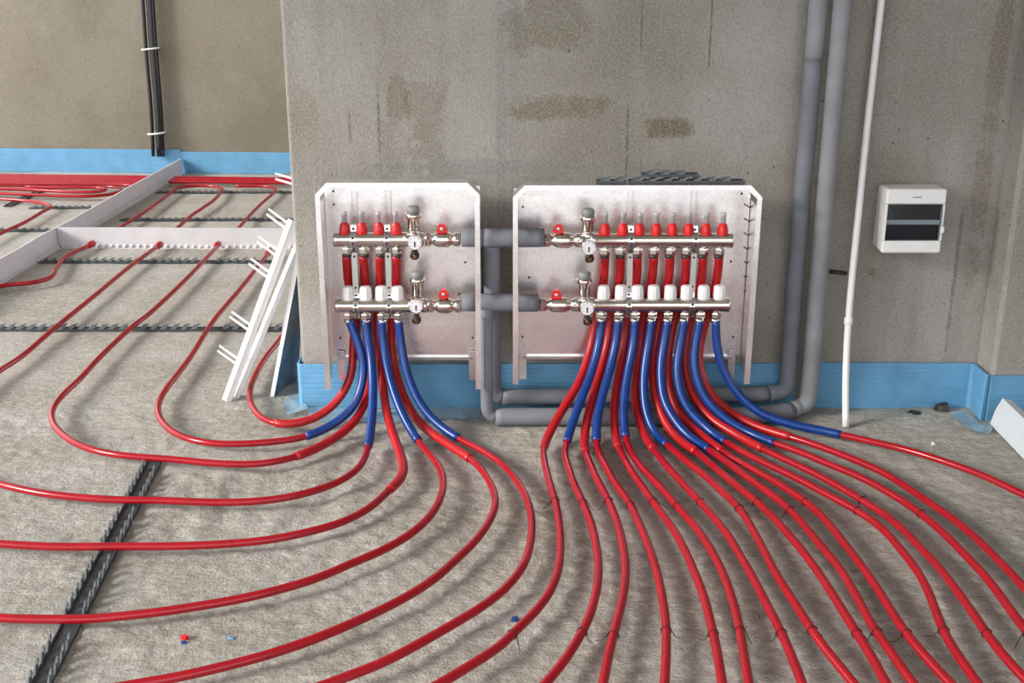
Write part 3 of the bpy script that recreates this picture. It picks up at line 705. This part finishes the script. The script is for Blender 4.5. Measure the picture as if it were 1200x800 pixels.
LB = [
 (409, [(411, 380), (418, 396), (424.5, 412), (427, 428), (425, 450), (418, 472), (404, 488), (382, 502)],
  [(358, 512), (315, 518), (285, 520), (255, 520), (227, 516), (204, 507), (189, 493), (185, 478), (190, 463), (210, 436), (222, 420), (250, 376), (281, 339), (315, 296)], (358, 512)),
 (428, [(430, 394), (434, 412), (436.5, 440), (437, 470), (435, 500)],
  [(432, 522), (429, 533), (423.5, 545), (414, 554), (393, 566.5), (358, 578), (323, 585), (277, 588.5), (230, 588), (183, 586), (135, 585.5), (84, 582), (44, 577), (0, 567), (-50, 552)], (432, 525)),
 (447, [(449, 400), (453, 426), (458, 448), (466, 472), (477, 496)],
  [(491, 518), (505, 533.5), (515.5, 548), (520, 564), (516.5, 583), (505, 604), (482, 625), (447, 645.5), (416, 658), (373, 677), (326, 691), (280, 702), (233, 710), (187, 717), (140, 722), (118, 724.5), (67, 725.5), (0, 724), (-50, 720)], (491, 518)),
 (467, [(470, 400), (474, 426), (482, 452), (494, 476), (512, 496)],
  [(538, 514), (563, 526.5), (587, 542), (605, 562), (617, 583), (623, 606), (622.5, 632), (615, 660), (608, 671), (591, 691), (563, 712), (528, 733), (493, 753), (447, 777), (400, 795), (365, 808), (320, 824)], (538, 514))]
LR = [
 (406, 408, 417, [(413, 408), (414, 424), (411, 444), (401, 463), (388, 478), (370, 490)],
  [(350, 496), (325.5, 497), (306, 489), (295, 475), (293, 457), (299, 440), (311.5, 418.5), (325.5, 401), (337, 384), (349, 362)], (322, 496.5)),
 (425.5, 428, 430, [(432, 410), (433, 440), (430, 466), (423, 484), (412, 498), (396, 511)],
  [(375, 523), (347, 535), (309, 543), (277, 544), (242, 542), (207, 538.5), (173, 536), (131, 532), (94, 522), (68, 504), (60, 487), (67, 470), (94.5, 443), (115.5, 420), (157, 381), (172, 370), (219, 326), (256, 287)], (346, 535.5)),
 (445, 445.5, 442, [(443, 400), (446, 420), (448, 444), (451, 472), (457, 498)],
  [(467, 526), (473, 547), (470, 561), (456, 574), (436, 593), (403, 611), (358, 624), (311, 633), (253, 638), (195, 640), (135, 640), (67, 640.5), (0, 637), (-50, 632)], (457, 573)),
 (464.5, 465, 459, [(460, 420), (466, 444), (472, 462), (483, 484), (497, 501)],
  [(517, 515), (540, 530), (552, 537.5), (566, 552), (577, 571), (581, 590), (575, 608), (558, 633), (532, 658), (516, 673), (482, 696), (435, 720), (408, 732), (385, 742), (327, 763), (257, 782), (198, 795), (150, 803), (90, 814)], (552, 537.5))]
pipes = {}
for i, (px, d, f, e) in enumerate(LB):
    heating_pipe('red pipe in a blue sleeve, %s from the left on the left manifold' % ['first', 'second', 'third', 'fourth'][i], blue_port(px), d, f, e, 'blue_sleeve')
for i, (pa, pb, pc, d, f, e) in enumerate(LR):
    heating_pipe('red pipe in a red sleeve, %s from the left on the left manifold' % ['first', 'second', 'third', 'fourth'][i], red_port(pa, pb, pc), d, f, e, 'red_sleeve')
RB = [
 (705, [(703, 396), (699, 416), (692, 440), (683, 462), (674, 486)],
  [(664, 519), (662, 532), (667, 550), (674, 570), (682, 586), (688, 600), (694, 616), (699, 640), (701.5, 660), (701, 680), (697, 702), (691, 722), (678, 748), (660, 776), (640, 800), (622, 820)], (664, 519)),
 (724.5, [(722, 400), (717, 424), (711, 446), (704, 470), (699.5, 492)],
  [(699, 519), (702, 531), (712, 550), (722, 568), (736, 586), (744, 602), (754, 624), (763, 648), (770, 670), (776, 698), (780.5, 730), (781, 760), (779, 800), (777, 824)], (699, 519)),
 (744, [(743, 400), (739, 420), (734, 446), (731, 470), (731, 494)],
  [(733, 515), (738, 528), (749, 544), (766, 562), (780, 577), (798, 598), (816, 618), (832, 642), (846, 668), (857, 698), (865, 727), (870, 756), (877, 798), (881, 822)], (733, 515)),
 (764, [(761, 396), (757, 420), (754, 446), (755, 470), (759, 491)],
  [(768, 509), (782, 521), (795, 532), (812, 546), (830, 560), (842, 572), (860, 588), (874, 606), (886, 627), (898, 650), (908, 670), (922, 692), (940, 720), (954, 742), (972, 766), (990, 788), (1000, 800), (1016, 820)], (782, 521)),
 (782.5, [(779, 398), (775, 418), (774, 440), (776, 462), (782, 480), (793, 497)],
  [(812, 515), (832, 527), (856, 544), (880, 562), (900, 576), (918, 590), (940, 612), (960, 637), (970, 648), (984, 665), (996, 685), (1010, 710), (1024, 736), (1040, 758), (1054, 778), (1068, 798), (1084, 820)], (832, 527)),
 (802, [(798, 400), (794, 418), (793, 440), (797, 462), (807, 481), (822, 496)],
  [(838, 510), (851, 518), (870, 529), (900, 544), (930, 558), (960, 574), (988, 589), (1016, 605), (1038, 623), (1055, 643), (1072, 664), (1085, 686), (1094, 708), (1102, 730), (1110, 748), (1124, 770), (1144, 798), (1160, 822)], (851, 518)),
 (820.5, [(816, 396), (813, 420), (815, 440), (822, 460), (834, 478), (855, 495)],
  [(880, 508), (908, 519), (940, 530), (960, 539), (990, 551), (1015, 562), (1040, 576), (1066, 592), (1092, 612), (1116, 634), (1128, 647), (1146, 665), (1166, 689), (1184, 714), (1199, 734), (1214, 754)], (908, 519)),
 (839, [(839, 396), (841, 414), (846, 430), (856, 450), (870, 468), (890, 484), (916, 494)],
  [(950, 502), (986, 509), (1020, 517), (1060, 526), (1090, 535), (1120, 545), (1150, 556), (1180, 570), (1199, 579), (1226, 592)], (986, 508.5))]
RR = [
 (709, 707.5, 698, [(694, 400), (691, 412), (686, 430), (678, 450), (664, 472), (651, 494)],
  [(639, 518), (637, 534), (641, 554), (646, 572), (652, 592), (656, 620), (657, 640), (655, 665), (645, 693), (626, 718), (600, 743), (590, 754), (552, 779), (517, 800), (485, 818)], (638, 523)),
 (727.5, 726, 716, [(712, 400), (708, 420), (700, 446), (694, 470), (688, 490)],
  [(684.5, 515), (687, 531), (692, 544), (700, 562), (712, 584), (720, 602), (726, 620), (731, 644), (733.5, 670), (730, 700), (722, 732), (714, 764), (707, 800), (703, 822)], (686, 528)),
 (747, 746, 735, [(733, 396), (729, 420), (723, 450), (720, 470), (719, 490)],
  [(721, 510), (726, 524), (732, 538), (744, 558), (760, 580), (776, 602), (790, 621), (803, 645), (816, 675), (826, 702), (833, 730), (839, 756), (846, 798), (850, 822)], (726, 524)),
 (766.5, 764, 754, [(750, 410), (746, 436), (744, 462), (747, 486)],
  [(755, 509), (766, 526), (780, 544), (800, 566), (816, 583), (834, 603), (852, 625), (866, 648), (880, 672), (894, 699), (906, 722), (918, 746), (930, 774), (939, 798), (947, 820)], (766, 526)),
 (785.5, 783.5, 773, [(769, 396), (765, 422), (765, 450), (769, 470), (778, 490)],
  [(792, 512), (816, 529), (836, 546), (860, 566), (890, 590), (910, 610), (932, 635), (948, 655), (964, 678), (980, 703), (996, 729), (1012, 754), (1022, 769), (1035, 795), (1050, 820)], (816, 529)),
 (804.5, 803, 790.5, [(786, 396), (782, 422), (783, 446), (788, 470), (800, 489)],
  [(818, 506), (832, 518), (846, 529), (870, 543), (900, 559), (924, 574), (950, 592), (970, 612), (990, 637), (1000, 650), (1013, 667), (1030, 692), (1046, 718), (1062, 742), (1080, 764), (1100, 786), (1112, 799), (1130, 818)], (846, 529)),
 (824, 822, 809.5, [(805, 398), (802, 420), (804, 442), (811, 463), (824, 481), (845, 498)],
  [(870, 513), (894, 526), (920, 538), (950, 552), (980, 568), (1010, 586), (1040, 605), (1064, 626), (1080, 643), (1100, 664), (1120, 690), (1140, 718), (1156, 742), (1176, 768), (1198, 792), (1222, 816)], (894, 526)),
 (843, 839.5, 828, [(819, 408), (820, 432), (826, 450), (838, 468), (855, 483), (876, 495)],
  [(900, 504), (926, 511.5), (950, 519), (980, 530), (1010, 542), (1040, 556), (1066, 573), (1094, 592), (1120, 610), (1148, 634), (1158, 644), (1178, 664), (1198, 686), (1218, 708)], (926, 511.5))]
for i, (px, d, f, e) in enumerate(RB):
    heating_pipe('red pipe in a blue sleeve, %s from the left on the right manifold' % ORD[i], blue_port(px), d, f, e, 'blue_sleeve', (590 + 2 * i, 742) if i < 7 else ())
for i, (pa, pb, pc, d, f, e) in enumerate(RR):
    heating_pipe('red pipe in a red sleeve, %s from the left on the right manifold' % ORD[i], red_port(pa, pb, pc), d, f, e, 'red_sleeve', (588, 745) if i < 7 else ())

relax(SPECS)
BUILT = [build_pipe(*q) for q in SPECS]
pipes['red', 1], pipes['blue', 0] = BUILT[5], BUILT[0]

LOOSE = []
def loose_pipe(label, px, z=ZP, r=RP, boot=None, group='red floor pipes at the back left'):
    P = smooth_path(catmull([atZ(x, y, z) for x, y in px], 0.03), 2)
    LOOSE.append(P)
    root = thing('floor_pipe', label, 'pipe', (P[0].x, P[0].y, 0), group)
    MB().tube(P, r, 10).build('pipe', 'red_pipe', root)
    if boot is not None:
        a, b = P[boot], P[boot + 1 if boot == 0 else boot - 1]; d = (a - b).normalized()
        MB().lathe([(r * 1.1, -0.055), (r * 1.55, -0.05), (r * 1.7, -0.02), (r * 1.7, 0.0), (r * 1.2, 0.004)], a, d, 12).build('end_sleeve', 'red_sleeve', root)
    return root
loose_pipe('straight red pipe entering the cross strip at its left half from the left edge', [(-40, 465), (0, 434), (22, 420), (62, 386), (109, 348), (150, 314), (188, 286)], boot=-1)
loose_pipe('bent red pipe entering the cross strip next to the long white strip', [(-75, 378), (-32, 349), (-8, 337), (8, 333.5), (37, 331.5), (58, 326), (66, 315), (76, 302), (109, 285)], boot=-1)
loose_pipe('kinked red pipe lying left of the long white strip', [(-30, 231), (0, 233), (30, 235), (50, 238), (60, 242), (50, 248), (30, 260), (0, 274), (-30, 290)])
loose_pipe('red pipe hugging the left side of the long white strip', [(-30, 324), (0, 307), (40, 285), (66, 270), (112, 243), (140, 229), (150, 223)])
loose_pipe('red pipe making the bend beside the white strip in the far bay', [(136, 270), (146, 263), (170, 248), (203, 224), (212, 219), (230, 217.5), (250, 218), (260, 220.5), (258, 226), (250, 235), (237, 244), (225, 252), (206, 269)])
loose_pipe('red pipe bending into the bay behind the cross strip at the right', [(276, 218), (306, 217.8), (321, 219.5), (322, 224), (306, 239), (294, 251), (278, 269)])
loose_pipe('red pipe looping back at the front of the far left bundle', [(-60, 224), (0, 226.5), (50, 228.5), (100, 230), (128, 228), (142, 224), (138, 219.5), (112, 218), (60, 218), (-60, 216)])
loose_pipe('red pipe in a small inner loop of the far left bundle', [(-60, 220), (30, 222), (90, 225), (118, 224.5), (126, 222), (118, 220), (70, 220), (30, 219)], z=0.058)
loose_pipe('red pipe turning towards the white strip within the far left bundle', [(-60, 214), (60, 215.5), (130, 216), (156, 217.5), (152, 220), (150, 221)], z=0.058)
nm = ['front', 'second', 'third', 'fourth', 'rear']
for i, yy in enumerate((213.5, 211.6, 209.8, 208.0, 206.4)):
    loose_pipe('%s straight red pipe of the far left bundle along the foam' % nm[i], [(-70, yy - 1.5), (60, yy), (170 + i * 2, yy + 1.2)], z=0.034 + 0.003 * (i % 2), r=0.0115)
for i, yy in enumerate((213.2, 211.2, 209.3)):
    loose_pipe('%s straight red pipe of the far right bundle along the foam' % ('front', 'middle', 'rear')[i], [(198 + i * 3, yy - 0.5), (270, yy), (372, yy + 1.4)], z=0.04, r=0.013)
# sleeves where the two traced manifold pipes enter the cross strip
for root, a, b in ((pipes['red', 1], (256, 286), (245, 296)), (pipes['blue', 0], (316, 294), (308, 303))):
    A, B = atZ(*a, ZP), atZ(*b, ZP)
    MB().lathe([(0.011, -0.055), (0.0155, -0.05), (0.017, -0.02), (0.017, 0.0), (0.012, 0.004)], A, (A - B).normalized(), 12).build('end_sleeve', 'red_sleeve', root)

# ================================================================== leaning white profiles and board
def lean_profile(label, base, top, wd, prongs, mat='white_plastic', th=0.012, twist=0.0, plen=0.062):
    a, b = Vector(base), Vector(top); t = (b - a).normalized(); n = Vector((0, 1, 0)); n = (n - t * n.dot(t)).normalized(); s = t.cross(n)
    if s.x > 0: s = -s                            # s points to the left, away from the wall end
    n = (n + s * twist).normalized(); s = (s - n * s.dot(n)).normalized()
    root = thing('leaning_profile', label, 'profile', a, 'white profiles leaning on the wall end')
    mb = MB(); 
    def slab(o0, o1, d0, d1):
        q = [s * o0 + n * d0, s * o1 + n * d0, s * o1 + n * d1, s * o0 + n * d1]; mb.hexa([a + v for v in q], [b + v for v in q])
    slab(-wd / 2, wd / 2, 0, 0.004); slab(wd / 2 - 0.004, wd / 2, 0.004, th + 0.006); slab(-wd / 2, -wd / 2 + 0.004, 0.004, th + 0.006); slab(-0.002, 0.002, -0.006, 0.0)
    mb.build('profile', mat, root)
    Ln = (b - a).length
    for f in prongs:
        c = a + t * (Ln * f) + s * (wd / 2 - 0.002)
        for o in (-0.009, 0.009):
            p0 = c + t * o; d = (s + t * 0.28).normalized()
            q = [t * -0.004 + n * 0.0, t * 0.004 + n * 0.0, t * 0.004 + n * 0.006, t * -0.004 + n * 0.006]
            MB().hexa([p0 + v for v in q], [p0 + d * plen + v * 0.8 for v in q]).build('prong', mat, root)
    return root
b1 = atZ(265, 471); t1 = atY(342.5, 258, 3.47); t2 = atY(350, 285, 3.53)
lean_profile('white profile with paired prongs leaning foremost on the wall end', (b1.x, b1.y, 0.004), t1, 0.030, (0.22, 0.41, 0.70, 0.82, 0.965), th=0.008, plen=0.07)
lean_profile('thin white profile without prongs leaning just behind the pronged one', (b1.x + 0.022, b1.y + 0.03, 0.004), t2, 0.026, (), th=0.008)
zq = atY(345, 215, 3.64).z
lean_profile('upright white profile behind the wall end with one prong pair showing', (X0 - 0.040, 3.66, 0.003), (X0 - 0.030, 3.66, zq + 0.05), 0.02, (zq / (zq + 0.05),), th=0.008, plen=0.07)
bb = atZ(318, 466)
bd = thing('leaning_board', 'dark blue-grey board with a white edge leaning on the wall end', 'board', (bb.x, bb.y, 0))
tp = atY(348.5, 303, 3.50); a = Vector((bb.x, bb.y, 0.003)); ex = Vector((0.050, 0.17, 0.0)); th = Vector((0.010, -0.003, 0.004))
MB().hexa([a, a + ex, a + ex + th, a + th], [tp, tp + ex * 0.12, tp + ex * 0.12 + th, tp + th]).build('panel', 'board', bd)
e = Vector((-0.004, -0.002, 0)); MB().hexa([a + e * 1.2, a - e * 0.3 + Vector((0, -0.003, 0)), a + th * 1.0 + Vector((0, -0.004, 0)), a + th + e * 0.2], [tp + e * 1.2, tp - e * 0.3 + Vector((0, -0.003, 0)), tp + th + Vector((0, -0.004, 0)), tp + th + e * 0.2]).build('edge_trim', 'white_plastic', bd)

# ================================================================== offcuts of rail on top of the wide cabinet
zt = atY(750, 216, YF).z - 0.003
def rail_piece(label, pa, pb, Y, z, w_=0.036):
    a, b = atY(pa, 212, Y), atY(pb, 212, Y); r_ = rail((a.x, Y), (b.x, Y), label, True, z, w_, 0.042, 'rail offcuts on the cabinet', 0.5); return r_
rail_piece('long dark rail offcut lying on top of the wide cabinet', 737, 872, 3.243, zt + 0.001)
rail_piece('short dark rail offcut at the left on top of the wide cabinet', 699, 734, 3.240, zt + 0.001)
rail_piece('dark rail offcut stacked on the long one above the wide cabinet', 752, 818, 3.243, zt + 0.020)

# ================================================================== white conduit
p0, p1, p2 = atY(992.5, 486, 3.22), atY(994, 380, 3.30), atY(1033, 0, 3.372)
p0.z = 0.003
c = thing('conduit', 'thin white plastic conduit standing against the wall beside the distribution box', 'conduit', p0)
pc = [p0, p0.lerp(p1, 0.5) + Vector((0, 0.012, 0)), p1, p1.lerp(p2, 0.4) + Vector((0, 0.012, 0)), p2, p2 + (p2 - p1).normalized() * 1.2]
pc[-1].z = min(pc[-1].z, 2.7); pc[-1].y = min(pc[-1].y, 3.38)
P = catmull(pc, 0.03); MB().tube(P, 0.0105, 14).build('tube', 'white_plastic', c)
q = P[min(range(len(P)), key=lambda i: abs(screen_y(P[i]) - 377))]
MB().lathe([(0.0125, 0), (0.0135, 0.002), (0.0135, 0.020), (0.0125, 0.022)], q, (P[10] - P[9]), 14).build('coupling', 'white_plastic', c)

# ================================================================== distribution box
YB_ = 3.305
a, b = atY(1040.5, 222, YB_), atY(1110, 222, YB_); zb = atY(1036, 296, YB_).z; xl, xr, zt_ = a.x, b.x, a.z
bx = thing('distribution_box', 'small white surface-mounted distribution box with smoked window on the wall', 'electrical box', ((xl + xr) / 2, YW, zb))
MB().box((xl, YB_ + 0.016, zb), (xr, YW - 0.0005, zt_), 0.006).build('housing', 'cream_plastic', bx)
wl, wr, wt, wb = xl + 0.006, xr - 0.005, zt_ - 0.044, zb + 0.036
cv = MB(); cv.box((xl - 0.001, YB_ - 0.003, wt), (xr + 0.001, YB_ + 0.02, zt_ + 0.001), 0.004); cv.box((xl - 0.001, YB_ - 0.003, zb - 0.001), (xr + 0.001, YB_ + 0.02, wb), 0.004)
cv.box((xl - 0.001, YB_, wb), (wl, YB_ + 0.02, wt), 0.001); cv.box((wr, YB_, wb), (xr + 0.001, YB_ + 0.02, wt), 0.001)
cv.build('cover', 'white_plastic', bx)
MB().box((wl, YB_ + 0.0155, wb), (wr, YB_ + 0.018, wt)).build('recess', 'black', bx)
MB().box((wl + 0.003, YB_ + 0.009, (wt + wb) / 2 - 0.008), (wr - 0.003, YB_ + 0.0155, (wt + wb) / 2 + 0.006), 0.001).build('module_strip', 'strip_light', bx)
pn = MB(); n_ = 8; ring0 = []; ring1 = []
for i in range(n_ + 1):
    z = wb + (wt - wb) * i / n_; bulge = 0.006 * math.sin(PI * i / n_)
    ring0 += [(wl, YB_ + 0.003 - bulge, z), (wr, YB_ + 0.003 - bulge, z)]; ring1 += [(wl, YB_ + 0.005 - bulge, z), (wr, YB_ + 0.005 - bulge, z)]
k = len(ring0); fs = [(2 * i, 2 * i + 1, 2 * i + 3, 2 * i + 2) for i in range(n_)]
pn.add(ring0, fs, True); pn.add(ring1, [tuple(reversed(f)) for f in fs], True)
pn.build('window', 'smoked', bx)
MB().box(((xl + xr) / 2 - 0.012, YB_ - 0.0036, zt_ - 0.024), ((xl + xr) / 2 + 0.014, YB_ - 0.0028, zt_ - 0.021)).build('maker_mark', 'grey_cap', bx)
MB().box((wr - 0.002, YB_ - 0.004, (wt + wb) / 2 - 0.03), (xr + 0.004, YB_ + 0.001, (wt + wb) / 2 - 0.012), 0.001).build('latch', 'white_plastic', bx)

# ================================================================== black cables on the far wall
yb = yfar(-2.5) - 0.05
for lab, x0, x1, r in (('thick black cable running up the far wall', 176, 188.5, 0.028), ('thin black cable beside the thick one on the far wall', 167.2, 179.7, 0.012)):
    a, b = atY(x1, 183, yb), atY(x0, 0, yb); d = b - a
    cb = thing('black_cable', lab, 'cable', a, 'black cables on the far wall')
    P = [a, a + d * 0.33 + Vector((0.006, 0, 0)), a + d * 0.66, b, a + d * 2.1]; P[-1].z = min(P[-1].z, 2.72)
    MB().tube(catmull(P, 0.05), r, 14).build('cable', 'black', cb)
    if r > 0.02:
        for yy in (57, 156):
            q = atY(x0 + (x1 - x0) * yy / 183 - 3.2, yy, yb); ring = [q + Vector((0.060 * math.cos(t_), 0.042 * math.sin(t_), 0.006 * math.cos(t_))) for t_ in [2 * PI * j / 20 for j in range(21)]]
            MB().tube(ring, 0.006, 6).build('cable_tie', 'white_plastic', cb)

# ================================================================== offcuts and scraps
c0, c1 = atZ(1171, 499), atZ(1212, 541); tpp = atY(1186, 469, 3.22)
e = thing('polystyrene_offcut', 'white polystyrene board offcut leaning at the right edge', 'offcut', c0)
c2 = tpp + (c1 - c0) * 0.9; nrm = (c1 - c0).cross(tpp - c0).normalized() * 0.03
if nrm.y < 0: nrm = -nrm
mid = c0.lerp(tpp, 0.5) + (c1 - c0) * -0.03
L_ = [c0, c1, c2, tpp, mid]; MB().hexa(L_, [v + nrm for v in L_]).build('board', 'styrofoam', e)
def scrap(label, px, py, mat, sz, z=0.004, name='plastic_scrap'):
    p = atZ(px, py, 0); mb = MB(); k = 7
    lo = [p + Vector((sz * (0.6 + 0.5 * random.random()) * math.cos(2 * PI * i / k), sz * 0.7 * (0.6 + 0.5 * random.random()) * math.sin(2 * PI * i / k), 0.001)) for i in range(k)]
    c_ = sum(lo, Vector()) / k
    mb.hexa(lo, [v.lerp(c_, 0.25) + Vector((0, 0, z * (0.7 + 0.6 * random.random()))) for v in lo])
    o = mb.build(name, mat, None, loc=p); tag(o, label, 'scrap', 'scraps on the floor'); return o
scrap('tiny red and blue plastic scrap between the lower left pipes', 216, 749, 'red_knob', 0.012, 0.008)
scrap('tiny blue scrap beside the tiny red one at lower left', 216, 754, 'blue_sleeve', 0.010, 0.004)
scrap('tiny dark blue scrap beside the curved pipes at bottom centre', 603, 727, 'blue_sleeve', 0.012, 0.006)
scrap('tiny pale blue scrap right of the red scrap', 271, 748, 'foam', 0.009, 0.003)
scrap('small dark scrap on the floor left of the blue film', 1104, 481, 'dark_metal', 0.03, 0.02)
scrap('small pale pebble above the outermost right pipe', 1094, 521, 'white_foam', 0.010, 0.008, 'pebble')
scrap('dark stick-like scrap lying by the foot of the white conduit', 1070, 484, 'dark_metal', 0.03, 0.004)
scrap('yellowish scrap of wood between riser pipe and white conduit', 966, 473, 'yellow', 0.045, 0.012)
scrap('grey stone chip between the two lower left pipes', 340, 684, 'grey_cap', 0.008, 0.005, 'pebble')
s0 = atY(972, 318, YW - 0.004); s1 = atY(992, 320, YW - 0.004)
tag(MB().tube([s0, s1], 0.006, 8).build('metal_peg', 'dark_metal', None, loc=s0), 'short rusty metal peg in the wall between riser and conduit', 'peg')

# ================================================================== a clip under a pipe is pressed aside: drop the ones a pipe lies in
paths = [q[0] for q in SPECS] + LOOSE
pts_all = [p for P_ in paths for p in P_ if p.z < 0.07]
from mathutils.kdtree import KDTree
kd = KDTree(len(pts_all))
for i, p in enumerate(pts_all): kd.insert(p, i)
kd.balance(); bpy.context.view_layer.update()
for o in [o for o in bpy.data.objects if o.name.split('.')[0] == 'clip']:
    R3 = o.matrix_world
    if any(kd.find(R3 @ v.co)[2] < 0.0150 for v in o.data.vertices): bpy.data.objects.remove(o, do_unlink=True)
